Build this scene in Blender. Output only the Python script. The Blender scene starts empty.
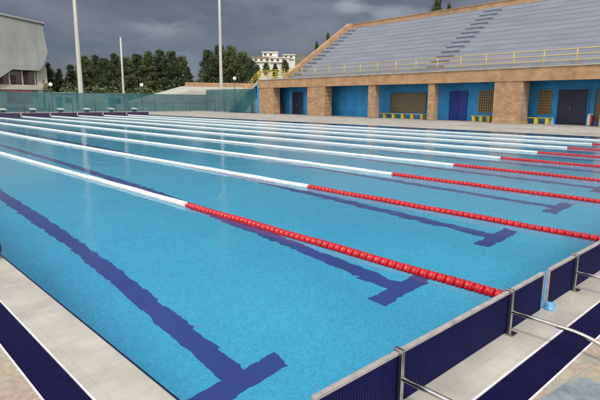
import bpy, bmesh, math, random
from mathutils import Vector, Matrix, noise as mnoise
random.seed(7)
S = bpy.context.scene
COL = S.collection
R = math.radians

# ------------------------------------------------------------------ camera
CAM = Vector((-.942, -1.393, 1.514))
yaw, pitch, roll, FPX = R(43.45), R(-10.93), R(.42), 511.3
fw = Vector((math.sin(yaw)*math.cos(pitch), math.cos(yaw)*math.cos(pitch), math.sin(pitch)))
r0 = Vector((math.cos(yaw), -math.sin(yaw), 0)); u0 = r0.cross(fw)
rt = r0*math.cos(roll)+u0*math.sin(roll); up = -r0*math.sin(roll)+u0*math.cos(roll)
cd = bpy.data.cameras.new('camera'); co = bpy.data.objects.new('camera', cd); COL.objects.link(co)
co.matrix_world = Matrix(((rt.x, up.x, -fw.x, CAM.x), (rt.y, up.y, -fw.y, CAM.y), (rt.z, up.z, -fw.z, CAM.z), (0, 0, 0, 1)))
cd.sensor_width = 36; cd.lens = FPX/600*36; cd.clip_end = 6000; cd.clip_start = .02
S.camera = co

def at(px, py, D):
    """world point seen in direction (px,py) of the 600x400 photo at horizontal distance D"""
    d = fw+rt*((px-300)/FPX)-up*((py-200)/FPX)
    return CAM+d*(D/math.hypot(d.x, d.y))

# ------------------------------------------------------------------ mesh helpers
class MB:
    def __init__(s): s.v = []; s.f = []; s.sm = []
    def add(s, vs, fs, smooth=False):
        o = len(s.v); s.v += [tuple(v) for v in vs]
        for f in fs: s.f.append([o+i for i in f]); s.sm.append(smooth)
    def box(s, a, b, M=None):
        x0, y0, z0 = a; x1, y1, z1 = b
        vs = [Vector(q) for q in ((x0,y0,z0),(x1,y0,z0),(x1,y1,z0),(x0,y1,z0),(x0,y0,z1),(x1,y0,z1),(x1,y1,z1),(x0,y1,z1))]
        if M: vs = [M@v for v in vs]
        s.add(vs, [(0,3,2,1),(4,5,6,7),(0,1,5,4),(1,2,6,5),(2,3,7,6),(3,0,4,7)])
    def quad(s, *p): s.add(p, [tuple(range(len(p)))])
    def tube(s, pts, r, n=8, caps=True):
        pts = [Vector(p) for p in pts]; rs = r if isinstance(r, (list, tuple)) else [r]*len(pts)
        vs = []; prev = None
        for i, p in enumerate(pts):
            t = (pts[min(i+1, len(pts)-1)]-pts[max(i-1, 0)]).normalized()
            if prev is None:
                a = Vector((0,0,1)) if abs(t.z) < .9 else Vector((1,0,0)); x = t.cross(a).normalized()
            else: x = (prev-t*prev.dot(t)).normalized()
            prev = x; y = t.cross(x)
            for k in range(n):
                an = 2*math.pi*k/n; vs.append(p+(x*math.cos(an)+y*math.sin(an))*rs[i])
        fs = [(i*n+k, i*n+(k+1)%n, (i+1)*n+(k+1)%n, (i+1)*n+k) for i in range(len(pts)-1) for k in range(n)]
        if caps: fs += [tuple(range(n-1, -1, -1)), tuple((len(pts)-1)*n+k for k in range(n))]
        s.add(vs, fs, True)
    def lathe(s, prof, n=16, M=None):
        """prof: list of (r,h) along z"""
        vs = []
        for r, h in prof:
            for k in range(n):
                a = 2*math.pi*k/n; v = Vector((r*math.cos(a), r*math.sin(a), h)); vs.append(M@v if M else v)
        fs = [(i*n+k, i*n+(k+1)%n, (i+1)*n+(k+1)%n, (i+1)*n+k) for i in range(len(prof)-1) for k in range(n)]
        s.add(vs, fs, True)
    def build(s, name, mat, parent=None, bevel=0, loc=None):
        me = bpy.data.meshes.new(name); me.from_pydata(s.v, [], s.f); me.update()
        for p, q in zip(me.polygons, s.sm): p.use_smooth = q
        me.materials.append(mat)
        o = bpy.data.objects.new(name, me); COL.objects.link(o)
        if loc: o.location = loc
        if parent: o.parent = parent
        if bevel:
            m = o.modifiers.new('bevel', 'BEVEL'); m.width = bevel; m.segments = 2; m.limit_method = 'ANGLE'
        return o

def tag(o, label=None, cat=None, group=None, kind=None):
    if label: o['label'] = label
    if cat: o['category'] = cat
    if group: o['group'] = group
    if kind: o['kind'] = kind
    return o
def empty(name, loc=(0,0,0), rz=0):
    o = bpy.data.objects.new(name, None); COL.objects.link(o); o.location = loc; o.rotation_euler = (0,0,rz)
    o.empty_display_size = .2
    return o
def copy_tree(o, parent=None):
    c = o.copy(); COL.objects.link(c)
    for k in ('label',):
        if parent is None and k in c.keys(): del c[k]
    c.parent = parent
    for ch in [x for x in list(o.children)]: copy_tree(ch, c)
    return c

# ------------------------------------------------------------------ materials
def lin(c): return tuple(((x/255)/12.92 if x/255 <= .04045 else ((x/255+.055)/1.055)**2.4) for x in c)+(1,)
def mat(name, col, rough=.7, var=.12, scale=3, metal=0, bump=0, spec=.5, tex='noise', col2=None, detail=6, bscale=None, stretch=None):
    m = bpy.data.materials.new(name); m.use_nodes = True; nt = m.node_tree; N = nt.nodes; L = nt.links
    b = N['Principled BSDF']; b.inputs['Roughness'].default_value = rough; b.inputs['Metallic'].default_value = metal
    b.inputs['Specular IOR Level'].default_value = spec
    tc = N.new('ShaderNodeTexCoord'); mp = N.new('ShaderNodeMapping'); L.new(tc.outputs['Object'], mp.inputs[0])
    if stretch: mp.inputs['Scale'].default_value = stretch
    n = N.new('ShaderNodeTexNoise'); n.inputs['Scale'].default_value = scale; n.inputs['Detail'].default_value = detail
    n.inputs['Roughness'].default_value = .65; L.new(mp.outputs[0], n.inputs[0])
    c = Vector(col[:3]); c2 = Vector(col2[:3]) if col2 else c
    rp = N.new('ShaderNodeValToRGB'); L.new(n.outputs[0], rp.inputs[0])
    rp.color_ramp.elements[0].position = .3; rp.color_ramp.elements[1].position = .7
    rp.color_ramp.elements[0].color = (*[x*(1-var) for x in c], 1)
    rp.color_ramp.elements[1].color = (*[min(1, x*(1+var)) for x in c2], 1)
    L.new(rp.outputs[0], b.inputs['Base Color'])
    m['out'] = rp.name
    if bump:
        bn = N.new('ShaderNodeTexNoise'); bn.inputs['Scale'].default_value = bscale or scale*8; bn.inputs['Detail'].default_value = 4
        L.new(mp.outputs[0], bn.inputs[0]); bb = N.new('ShaderNodeBump'); bb.inputs['Strength'].default_value = bump
        bb.inputs['Distance'].default_value = .02; L.new(bn.outputs[0], bb.inputs['Height']); L.new(bb.outputs[0], b.inputs['Normal'])
    return m
def brick_over(m, bw, bh, mortar, dark, off=.5, axes='xy', bumpy=.3, tint=.06):
    """multiplies the colour by a brick/tile pattern in metres"""
    nt = m.node_tree; N = nt.nodes; L = nt.links; b = N['Principled BSDF']
    rp = N[m['out']]
    tc = N.new('ShaderNodeTexCoord'); sx = N.new('ShaderNodeSeparateXYZ'); cx = N.new('ShaderNodeCombineXYZ')
    L.new(tc.outputs['Object'], sx.inputs[0])
    L.new(sx.outputs['XYZ'.index(axes[0].upper())], cx.inputs[0]); L.new(sx.outputs['XYZ'.index(axes[1].upper())], cx.inputs[1])
    br = N.new('ShaderNodeTexBrick'); br.offset = off; L.new(cx.outputs[0], br.inputs[0])
    br.inputs['Color1'].default_value = (1,1,1,1); br.inputs['Color2'].default_value = (1-tint*2,1-tint*2,1-tint*2,1)
    br.inputs['Mortar'].default_value = (dark,dark,dark,1); br.inputs['Scale'].default_value = 1
    br.inputs['Mortar Size'].default_value = mortar; br.inputs['Mortar Smooth'].default_value = .2
    br.inputs['Brick Width'].default_value = bw; br.inputs['Row Height'].default_value = bh
    mx = N.new('ShaderNodeMix'); mx.data_type = 'RGBA'; mx.blend_type = 'MULTIPLY'; mx.inputs[0].default_value = 1
    L.new(rp.outputs[0], mx.inputs[6]); L.new(br.outputs[0], mx.inputs[7]); L.new(mx.outputs[2], b.inputs['Base Color'])
    if bumpy:
        bb = N.new('ShaderNodeBump'); bb.invert = True; bb.inputs['Strength'].default_value = bumpy; bb.inputs['Distance'].default_value = .003
        L.new(br.outputs['Fac'], bb.inputs['Height']); L.new(bb.outputs[0], b.inputs['Normal'])
    return m

M = {}
M['coping'] = brick_over(mat('coping_tile', (.405,.39,.35), .35, .24, 1.7, detail=10), .245, .12, .0025, .86, off=0, tint=.03)
M['deckfar'] = brick_over(mat('far_paving', (.33,.31,.285), .8, .24, .35), .4, .4, .01, .7, off=0, tint=.1)
M['navy'] = mat('navy_plastic', (.006,.006,.045), .4, .25, 5, spec=.3)
M['grate'] = mat('navy_grate_plastic', (.005,.004,.042), .5, .3, 9, spec=.2)
M['pad'] = mat('navy_touch_pad', (.004,.0045,.048), .55, .3, 4, spec=.15, stretch=(1,1,.3))
M['padrim'] = mat('pad_rim_grey', (.30,.28,.28), .5, .35, 14)
M['border'] = mat('white_profile', (.6,.6,.62), .5, .2, 6)
M['steel'] = mat('brushed_steel', (.58,.57,.55), .24, .12, 20, metal=1)
M['cable'] = mat('rope_cable', (.05,.06,.2), .6)
M['red'] = mat('red_float_plastic', (.42,.006,.014), .36, .22, 14, detail=3)
M['white'] = mat('white_float_plastic', (.60,.62,.63), .38, .12, 9)
M['cup'] = mat('light_blue_plastic', (.09,.31,.55), .35, .15, 20)
M['line'] = mat('dark_blue_lane_tile', (.05,.085,.34), .35, .12, 1.5)
M['wall_tile'] = mat('pool_wall_tile', (.10,.52,.78), .35, .1, 1)
brick_over(M['wall_tile'], .1, .1, .004, .75, off=0, axes='yz')
M['orange'] = brick_over(mat('orange_sandstone', (.42,.26,.15), .85, .26, 1.6, detail=9, bump=.2), .42, .2, .014, .66, axes='yz', tint=.13, bumpy=0)
M['fascia'] = brick_over(mat('orange_render', (.41,.245,.135), .85, .26, 1.1, detail=9), .42, .2, .010, .78, axes='yz', tint=.08, bumpy=0)
M['blue'] = mat('blue_render', (.026,.26,.58), .7, .28, .9)
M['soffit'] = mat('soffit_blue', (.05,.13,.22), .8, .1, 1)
M['doorblue'] = mat('bright_blue_door', (.010,.035,.27), .45, .15, 2)
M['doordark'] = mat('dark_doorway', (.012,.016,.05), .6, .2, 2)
M['shutter'] = mat('brown_shutter', (.15,.12,.075), .6, .3, 2, stretch=(.3,.3,8))
M['lattice'] = mat('ochre_lattice', (.30,.19,.07), .6, .2, 4)
M['yellow'] = mat('yellow_paint', (.58,.42,.03), .5, .15, 5)
M['seat'] = brick_over(mat('grey_concrete_tier', (.25,.27,.335), .85, .13, .8, detail=6, stretch=(1,.35,1)), 2.4, 60, .012, .85, off=0, axes='yz', tint=.02)
M['riser'] = brick_over(mat('tier_riser', (.275,.293,.35), .85, .13, .9, detail=6, stretch=(1,.3,2)), 2.4, 60, .012, .85, off=0, axes='yz', tint=.02)
M['aisle'] = mat('aisle_step_dark', (.085,.10,.14), .85, .2, 2)
M['concrete'] = mat('pale_concrete', (.34,.33,.30), .85, .2, .8)
M['hall'] = brick_over(mat('hall_panel', (.22,.23,.235), .75, .20, .35, stretch=(1,1,.3)), 3.2, 2.4, .05, .80, off=0, axes='xz', tint=.04)
M['glassdark'] = mat('dark_window', (.03,.03,.035), .15, .3, 1)
M['maroon'] = mat('maroon_panel', (.085,.035,.035), .6, .3, 1)
M['redcloth'] = mat('red_banner', (.20,.012,.03), .7, .25, 1.2)
M['white_paint'] = mat('white_paint', (.68,.68,.66), .6, .08, 1)
M['globe'] = mat('white_globe', (.8,.8,.8), .3, .03, 2)
M['bark'] = mat('bark', (.09,.06,.04), .9, .3, 6, bump=.4)
M['dark'] = mat('dark_fabric', (.035,.035,.045), .8, .6, 30, bump=.6)
M['hill'] = mat('hill_scrub', (.06,.08,.045), .9, .45, .015, detail=10, col2=(.12,.12,.08))
M['ground'] = mat('dry_ground', (.13,.12,.075), .95, .3, .06, detail=10, col2=(.10,.12,.06))
M['teal'] = mat('teal_paint', (.015,.11,.13), .5, .2, 2)
M['citywall'] = mat('city_white_render', (.62,.60,.54), .8, .08, .1)
M['cityroof'] = mat('city_roof_tile', (.38,.17,.10), .8, .15, .3)

# slate paving: big irregular patches of beige, pink and blue grey
def slate():
    m = bpy.data.materials.new('slate_paving'); m.use_nodes = True; nt = m.node_tree; N = nt.nodes; L = nt.links; b = N['Principled BSDF']
    tc = N.new('ShaderNodeTexCoord'); mp = N.new('ShaderNodeMapping'); L.new(tc.outputs['Object'], mp.inputs[0]); mp.inputs['Rotation'].default_value = (0,0,.12)
    br = N.new('ShaderNodeTexBrick'); br.offset = .5; L.new(mp.outputs[0], br.inputs[0]); br.inputs['Scale'].default_value = 1
    br.inputs['Color1'].default_value = (0,0,0,1); br.inputs['Color2'].default_value = (1,1,1,1); br.inputs['Mortar'].default_value = (.5,.5,.5,1)
    br.inputs['Brick Width'].default_value = .6; br.inputs['Row Height'].default_value = .3; br.inputs['Mortar Size'].default_value = .005
    n = N.new('ShaderNodeTexNoise'); n.inputs['Scale'].default_value = 4; n.inputs['Detail'].default_value = 9; L.new(mp.outputs[0], n.inputs[0])
    n2 = N.new('ShaderNodeTexNoise'); n2.inputs['Scale'].default_value = 25; n2.inputs['Detail'].default_value = 8; L.new(mp.outputs[0], n2.inputs[0])
    ad = N.new('ShaderNodeMath'); ad.operation = 'MULTIPLY_ADD'; L.new(n.outputs[0], ad.inputs[0]); ad.inputs[1].default_value = .9
    mu = N.new('ShaderNodeMath'); mu.operation = 'MULTIPLY'; L.new(br.outputs[0], mu.inputs[0]); mu.inputs[1].default_value = .62; L.new(mu.outputs[0], ad.inputs[2])
    rp = N.new('ShaderNodeValToRGB'); L.new(ad.outputs[0], rp.inputs[0]); e = rp.color_ramp.elements
    e[0].position = .32; e[0].color = (.14,.17,.19,1); e[1].position = 1.0; e[1].color = (.33,.28,.21,1)
    for p, c in ((.47,(.20,.24,.27,1)), (.58,(.28,.26,.22,1)), (.75,(.34,.30,.235,1)), (.87,(.33,.25,.205,1))):
        q = e.new(p); q.color = c
    mx = N.new('ShaderNodeMix'); mx.data_type = 'RGBA'; mx.blend_type = 'OVERLAY'; mx.inputs[0].default_value = .45
    L.new(rp.outputs[0], mx.inputs[6]); L.new(n2.outputs[0], mx.inputs[7])
    mo = N.new('ShaderNodeMix'); mo.data_type = 'RGBA'; mo.blend_type = 'MIX'; L.new(br.outputs['Fac'], mo.inputs[0]); L.new(mx.outputs[2], mo.inputs[6])
    mo.inputs[7].default_value = (.25,.24,.22,1); L.new(mo.outputs[2], b.inputs['Base Color']); b.inputs['Roughness'].default_value = .5
    bb = N.new('ShaderNodeBump'); bb.inputs['Strength'].default_value = .4; bb.inputs['Distance'].default_value = .006; L.new(n2.outputs[0], bb.inputs['Height']); L.new(bb.outputs[0], b.inputs['Normal'])
    return m
M['slate'] = slate()

def pool_floor_mat():
    m = mat('pool_floor_tile', (.09,.61,1.0), .4, .07, .35, detail=4)
    brick_over(m, .025, .025, .0015, .86, off=0, tint=.12, bumpy=0)  # two-tone mosaic tiles; their tone spread also stands in for caustic light speckle
    return m
M['floor'] = pool_floor_mat()

def water_mat():
    m = bpy.data.materials.new('pool_water'); m.use_nodes = True; nt = m.node_tree; N = nt.nodes; L = nt.links
    N.remove(N['Principled BSDF']); out = N['Material Output']
    tc = N.new('ShaderNodeTexCoord'); mp = N.new('ShaderNodeMapping'); L.new(tc.outputs['Object'], mp.inputs[0])
    mp.inputs['Scale'].default_value = (1, .8, 1); mp.inputs['Rotation'].default_value = (0,0,.5)
    n1 = N.new('ShaderNodeTexNoise'); n1.inputs['Scale'].default_value = 2.0; n1.inputs['Detail'].default_value = 2; n1.inputs['Distortion'].default_value = .4; L.new(mp.outputs[0], n1.inputs[0])
    n2 = N.new('ShaderNodeTexNoise'); n2.inputs['Scale'].default_value = 6; n2.inputs['Detail'].default_value = .8; n2.inputs['Distortion'].default_value = .5; L.new(mp.outputs[0], n2.inputs[0])
    b1 = N.new('ShaderNodeBump'); b1.inputs['Strength'].default_value = 1; b1.inputs['Distance'].default_value = .0062; L.new(n1.outputs[0], b1.inputs['Height'])
    b2 = N.new('ShaderNodeBump'); b2.inputs['Strength'].default_value = 1; b2.inputs['Distance'].default_value = .0032; L.new(n2.outputs[0], b2.inputs['Height']); L.new(b1.outputs[0], b2.inputs['Normal'])
    rf = N.new('ShaderNodeBsdfRefraction'); rf.inputs['IOR'].default_value = 1.333; rf.inputs['Roughness'].default_value = 0; rf.inputs['Color'].default_value = (.96,1,1,1)
    gl = N.new('ShaderNodeBsdfGlossy'); gl.inputs['Roughness'].default_value = .11
    fr = N.new('ShaderNodeFresnel'); fr.inputs['IOR'].default_value = 1.333
    for q in (rf, gl, fr): L.new(b2.outputs[0], q.inputs['Normal'])
    mx = N.new('ShaderNodeMixShader'); L.new(fr.outputs[0], mx.inputs[0]); L.new(rf.outputs[0], mx.inputs[1]); L.new(gl.outputs[0], mx.inputs[2])
    L.new(mx.outputs[0], out.inputs['Surface'])
    return m
M['water'] = water_mat()

def screen_mat():
    m = bpy.data.materials.new('teal_mesh_screen'); m.use_nodes = True; nt = m.node_tree; N = nt.nodes; L = nt.links
    b = N['Principled BSDF']; out = N['Material Output']; tc = N.new('ShaderNodeTexCoord')
    n = N.new('ShaderNodeTexNoise'); n.inputs['Scale'].default_value = .5; n.inputs['Detail'].default_value = 6; L.new(tc.outputs['Object'], n.inputs[0])
    rp = N.new('ShaderNodeValToRGB'); L.new(n.outputs[0], rp.inputs[0]); rp.color_ramp.elements[0].position = .35; rp.color_ramp.elements[1].position = .65
    rp.color_ramp.elements[0].color = (.008,.085,.12,1); rp.color_ramp.elements[1].color = (.025,.14,.15,1); L.new(rp.outputs[0], b.inputs['Base Color'])
    b.inputs['Roughness'].default_value = .6
    t = N.new('ShaderNodeBsdfTransparent'); mx = N.new('ShaderNodeMixShader'); mx.inputs[0].default_value = .6
    L.new(t.outputs[0], mx.inputs[1]); L.new(b.outputs[0], mx.inputs[2]); L.new(mx.outputs[0], out.inputs['Surface'])
    return m
M['screen'] = screen_mat()

def leaf_mat(name, c1, c2):
    m = bpy.data.materials.new(name); m.use_nodes = True; nt = m.node_tree; N = nt.nodes; L = nt.links; b = N['Principled BSDF']
    g = N.new('ShaderNodeNewGeometry'); rp = N.new('ShaderNodeValToRGB'); L.new(g.outputs['Random Per Island'], rp.inputs[0])
    rp.color_ramp.elements[0].color = (*c1, 1); rp.color_ramp.elements[1].color = (*c2, 1); L.new(rp.outputs[0], b.inputs['Base Color'])
    b.inputs['Roughness'].default_value = .6
    return m
M['leafdark'] = leaf_mat('pine_needles', (.015,.027,.011), (.058,.082,.028))
M['leafolive'] = leaf_mat('olive_leaves', (.028,.045,.015), (.095,.12,.036))

# ------------------------------------------------------------------ world and sun
SUN_EL, SUN_AZ = R(50), math.atan2(-.75, -.62)       # direction the sun stands in (x,y)
w = bpy.data.worlds.new('World'); S.world = w; w.use_nodes = True; nt = w.node_tree; N = nt.nodes; L = nt.links
for n_ in list(N): N.remove(n_)
out = N.new('ShaderNodeOutputWorld')
sky = N.new('ShaderNodeTexSky'); sky.sky_type = 'NISHITA'; sky.sun_disc = False; sky.sun_elevation = SUN_EL
sky.sun_rotation = math.pi/2-SUN_AZ
bg1 = N.new('ShaderNodeBackground'); bg1.inputs[1].default_value = .09; L.new(sky.outputs[0], bg1.inputs[0])
tc = N.new('ShaderNodeTexCoord')
mp = N.new('ShaderNodeMapping'); L.new(tc.outputs['Generated'], mp.inputs[0]); mp.inputs['Scale'].default_value = (1,1,2.6)
n1 = N.new('ShaderNodeTexNoise'); n1.inputs['Scale'].default_value = 2.6; n1.inputs['Detail'].default_value = 10; n1.inputs['Roughness'].default_value = .57; n1.inputs['Distortion'].default_value = .4
L.new(mp.outputs[0], n1.inputs[0])
cr = N.new('ShaderNodeValToRGB'); L.new(n1.outputs[0], cr.inputs[0]); e = cr.color_ramp.elements
e[0].position = .30; e[0].color = lin((80,86,103)); e[1].position = .80; e[1].color = lin((205,208,218))
for p_, c_ in ((.43,(93,95,109)), (.52,(112,114,127)), (.62,(131,132,146))):
    q = e.new(p_); q.color = lin(c_)
# higher and behind the viewer the unseen cloud cover is brightened to light deck and water (storm ahead, sun behind)
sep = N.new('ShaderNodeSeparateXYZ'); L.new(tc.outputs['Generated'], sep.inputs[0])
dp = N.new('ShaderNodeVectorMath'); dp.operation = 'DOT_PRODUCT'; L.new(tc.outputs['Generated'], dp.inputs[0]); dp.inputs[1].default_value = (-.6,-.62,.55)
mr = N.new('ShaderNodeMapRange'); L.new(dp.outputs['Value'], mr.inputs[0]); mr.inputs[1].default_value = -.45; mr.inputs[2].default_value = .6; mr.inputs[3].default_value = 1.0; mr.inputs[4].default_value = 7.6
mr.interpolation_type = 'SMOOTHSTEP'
# a few small sunlit cumulus puffs and one darker blue storm bank, each at its own bearing
cur = cr.outputs[0]
pn = N.new('ShaderNodeTexNoise'); pn.inputs['Scale'].default_value = 16; pn.inputs['Detail'].default_value = 8; L.new(mp.outputs[0], pn.inputs[0])
for px_, py_, sxy, amt, c_ in ((158,31,(.085,.024),1.3,(168,170,180)), (352,5,(.04,.018),1.0,(180,182,188)), (395,12,(.06,.015),1.0,(160,162,172)), (312,18,(.20,.06),.55,(128,130,146)), (120,48,(.32,.055),.85,(76,86,112)), (250,40,(.2,.05),.5,(112,116,132)), (90,8,(.3,.04),.5,(104,104,124)), (245,66,(.25,.022),.8,(112,122,142))):
    dd = (fw+rt*((px_-300)/FPX)-up*((py_-200)/FPX)).normalized()
    hx_ = Vector((dd.y, -dd.x, 0)).normalized(); vz_ = hx_.cross(dd)
    dh = N.new('ShaderNodeVectorMath'); dh.operation = 'DOT_PRODUCT'; L.new(tc.outputs['Generated'], dh.inputs[0]); dh.inputs[1].default_value = hx_/sxy[0]
    dz_ = N.new('ShaderNodeVectorMath'); dz_.operation = 'DOT_PRODUCT'; L.new(tc.outputs['Generated'], dz_.inputs[0]); dz_.inputs[1].default_value = vz_/sxy[1]
    df = N.new('ShaderNodeVectorMath'); df.operation = 'DOT_PRODUCT'; L.new(tc.outputs['Generated'], df.inputs[0]); df.inputs[1].default_value = dd
    h2 = N.new('ShaderNodeMath'); h2.operation = 'POWER'; L.new(dh.outputs['Value'], h2.inputs[0]); h2.inputs[1].default_value = 2
    z2 = N.new('ShaderNodeMath'); z2.operation = 'POWER'; L.new(dz_.outputs['Value'], z2.inputs[0]); z2.inputs[1].default_value = 2
    ad = N.new('ShaderNodeMath'); ad.operation = 'ADD'; L.new(h2.outputs[0], ad.inputs[0]); L.new(z2.outputs[0], ad.inputs[1])
    nz = N.new('ShaderNodeMath'); nz.operation = 'MULTIPLY_ADD'; L.new(pn.outputs[0], nz.inputs[0]); nz.inputs[1].default_value = 3.2; L.new(ad.outputs[0], nz.inputs[2])
    mk = N.new('ShaderNodeMapRange'); mk.interpolation_type = 'SMOOTHSTEP'; L.new(nz.outputs[0], mk.inputs[0]); mk.inputs[1].default_value = 1.1; mk.inputs[2].default_value = 2.7; mk.inputs[3].default_value = min(1, amt); mk.inputs[4].default_value = 0
    gt = N.new('ShaderNodeMath'); gt.operation = 'GREATER_THAN'; L.new(df.outputs['Value'], gt.inputs[0]); gt.inputs[1].default_value = .2
    ml = N.new('ShaderNodeMath'); ml.operation = 'MULTIPLY'; L.new(mk.outputs[0], ml.inputs[0]); L.new(gt.outputs[0], ml.inputs[1])
    mc = N.new('ShaderNodeMix'); mc.data_type = 'RGBA'; L.new(ml.outputs[0], mc.inputs[0]); L.new(cur, mc.inputs[6]); mc.inputs[7].default_value = lin(c_)
    cur = mc.outputs[2]
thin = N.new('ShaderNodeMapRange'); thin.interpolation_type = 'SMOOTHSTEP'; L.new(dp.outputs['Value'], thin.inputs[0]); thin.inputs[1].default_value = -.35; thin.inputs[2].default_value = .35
mc = N.new('ShaderNodeMix'); mc.data_type = 'RGBA'; L.new(thin.outputs[0], mc.inputs[0]); L.new(cur, mc.inputs[6]); mc.inputs[7].default_value = (.235,.232,.218,1)  # unseen bright side turned neutral so the deck is lit without a purple cast
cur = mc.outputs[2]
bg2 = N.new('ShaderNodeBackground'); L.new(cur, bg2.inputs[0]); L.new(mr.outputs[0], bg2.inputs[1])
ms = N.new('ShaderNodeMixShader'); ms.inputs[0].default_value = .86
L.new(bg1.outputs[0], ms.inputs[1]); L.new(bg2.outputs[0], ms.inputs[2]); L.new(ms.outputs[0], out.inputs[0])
sl = bpy.data.lights.new('sun', 'SUN'); sl.energy = 2.5; sl.angle = R(11); sl.color = (1,.95,.87)
so = bpy.data.objects.new('sun', sl); COL.objects.link(so)
sd = Vector((math.cos(SUN_AZ)*math.cos(SUN_EL), math.sin(SUN_AZ)*math.cos(SUN_EL), math.sin(SUN_EL)))
so.rotation_euler = sd.to_track_quat('Z', 'Y').to_euler(); so.location = sd*200
S.view_settings.view_transform = 'Standard'; S.view_settings.look = 'None'; S.view_settings.exposure = 0; S.view_settings.gamma = 1
S.render.engine = 'CYCLES'
cy = S.cycles; cy.max_bounces = 8; cy.transmission_bounces = 6; cy.transparent_max_bounces = 8; cy.caustics_refractive = True; cy.caustics_reflective = False
cy.blur_glossy = .5; cy.sample_clamp_indirect = 40; cy.use_denoising = True

# ------------------------------------------------------------------ pool and ground
X0, X1, Y0, Y1 = .25, 25.60, 0.0, 50.0
GI, GO = -.059, -.264          # grate along the long side (x)
HI, HO = -.263, -.475          # grate along the short side (y)
DEPTH = -2.08; WZ = -.022
ground = MB()
def ring(mb, o, i, z):
    (a0,b0,a1,b1), (c0,d0,c1,d1) = o, i
    for q in ((a0,b0,a1,d0), (a0,d1,a1,b1), (a0,d0,c0,d1), (c1,d0,a1,d1)):
        mb.quad((q[0],q[1],z),(q[2],q[1],z),(q[2],q[3],z),(q[0],q[3],z))
ring(ground, (-3000,-3000,3000,3000), (-11,-9,70,74), -.06)
tag(ground.build('ground', M['ground']), kind='structure')
d = MB(); ring(d, (-11,-9,X1+.3,Y1+.3), (GO,HO,X1+.3,Y1+.3), 0)
d.quad((-11,-9,-.5),(-11,-9,0),(-11,74,0),(-11,74,-.5))
d.v = [v for v in d.v]
tag(d.build('pool_deck', M['slate']), kind='structure')
d = MB()
for q in ((X1+.3,-9,70,74), (-11,Y1+.3,X1+.3,74)):
    d.quad((q[0],q[1],-.004),(q[2],q[1],-.004),(q[2],q[3],-.004),(q[0],q[3],-.004))
tag(d.build('far_deck', M['deckfar']), kind='structure')
# coping strips (real thickness) round the basin
c = MB()
c.box((GI,HI,-.12),(X0,Y1+.3,-.002)); c.box((X0,HI,-.12),(X1+.3,Y0-.012,-.002))
c.box((X1,Y0-.012,-.12),(X1+.3,Y1+.3,-.002)); c.box((X0,Y1,-.12),(X1,Y1+.3,-.002))
tag(c.build('pool_coping', M['coping'], bevel=.006), kind='structure')
# basin
b = MB()
b.quad((X0,Y0-.012,DEPTH),(X1,Y0-.012,DEPTH),(X1,Y1,DEPTH),(X0,Y1,DEPTH))
tag(b.build('pool_floor', M['floor']), kind='structure')
b = MB(); T = -.12
b.quad((X0,Y0,T),(X0,Y1,T),(X0,Y1,DEPTH),(X0,Y0,DEPTH)); b.quad((X1,Y0,DEPTH),(X1,Y1,DEPTH),(X1,Y1,T),(X1,Y0,T))
b.quad((X0,Y0-.012,DEPTH),(X1,Y0-.012,DEPTH),(X1,Y0-.012,T),(X0,Y0-.012,T)); b.quad((X0,Y1,T),(X1,Y1,T),(X1,Y1,DEPTH),(X0,Y1,DEPTH))
tag(b.build('pool_wall', M['wall_tile']), kind='structure')
# navy waterline tile edging
b = MB(); b.box((X0,Y0,-.16),(X0+.012,Y1,-.004)); b.box((X1-.012,Y0,-.16),(X1,Y1,-.004)); b.box((X0+.012,Y1-.012,-.16),(X1-.012,Y1,-.004)); b.box((X0+.012,Y0-.008,-.16),(X1-.012,Y0-.001,-.004))
tag(b.build('pool_edge_tiles', M['navy']), kind='structure')
# lane lines
b = MB(); Z = DEPTH+.004
OFF = .40
for k in range(10):
    cx = OFF+2.5*k+1.25
    b.quad((cx-.125,2.25,Z),(cx+.125,2.25,Z),(cx+.125,47.75,Z),(cx-.125,47.75,Z))
    for ya, yb in ((2.0,2.25),(47.75,48.0)): b.quad((cx-.5,ya,Z),(cx+.5,ya,Z),(cx+.5,yb,Z),(cx-.5,yb,Z))
tag(b.build('lane_markings', M['line']), kind='structure')
wb = MB(); wb.quad((X0,Y0-.01,WZ),(X1,Y0-.01,WZ),(X1,Y1,WZ),(X0,Y1,WZ))
water = tag(wb.build('pool_water', M['water']), kind='structure')

# ------------------------------------------------------------------ overflow gratings
def grating(name, long_axis, a, b, lo, hi, fine, label):
    g = empty(name, (0,0,0)); mb = MB(); p = .0125
    n = int((fine-lo)/p)
    for i in range(n):
        t = lo+i*p
        if long_axis == 'y': mb.box((a+.012,t,-.022),(b-.012,t+.0072,-.003))
        else: mb.box((t,a+.012,-.022),(t+.0072,b-.012,-.003))
    if hi > fine:
        if long_axis == 'y': mb.box((a+.012,fine,-.022),(b-.012,hi,-.003))
        else: mb.box((fine,a+.012,-.022),(hi,b-.012,-.003))
    mb.build('slats', M['grate'], g)
    for u in (a, b-.011):
        r = MB()
        if long_axis == 'y': r.box((u,lo,-.06),(u+.011,hi,.002))
        else: r.box((lo,u,-.06),(hi,u+.011,.002))
        r.build('edge_strip', M['border'], g)
    ch = MB()
    if long_axis == 'y': ch.box((a+.011,lo,-.14),(b-.011,hi,-.075))
    else: ch.box((lo,a+.011,-.14),(hi,b-.011,-.075))
    ch.build('channel', M['navy'], g)
    tag(g, label, 'grating', 'overflow gratings round the pool')
    return g
grating('overflow_grating', 'y', GO, GI, HI+.0, Y1, 9, 'long dark blue slatted overflow grating beside the left pool edge')
grating('overflow_grating', 'x', HO, HI, GO, X1, 9, 'dark blue slatted overflow grating beneath the curved steel arms of the touch pads')

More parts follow.
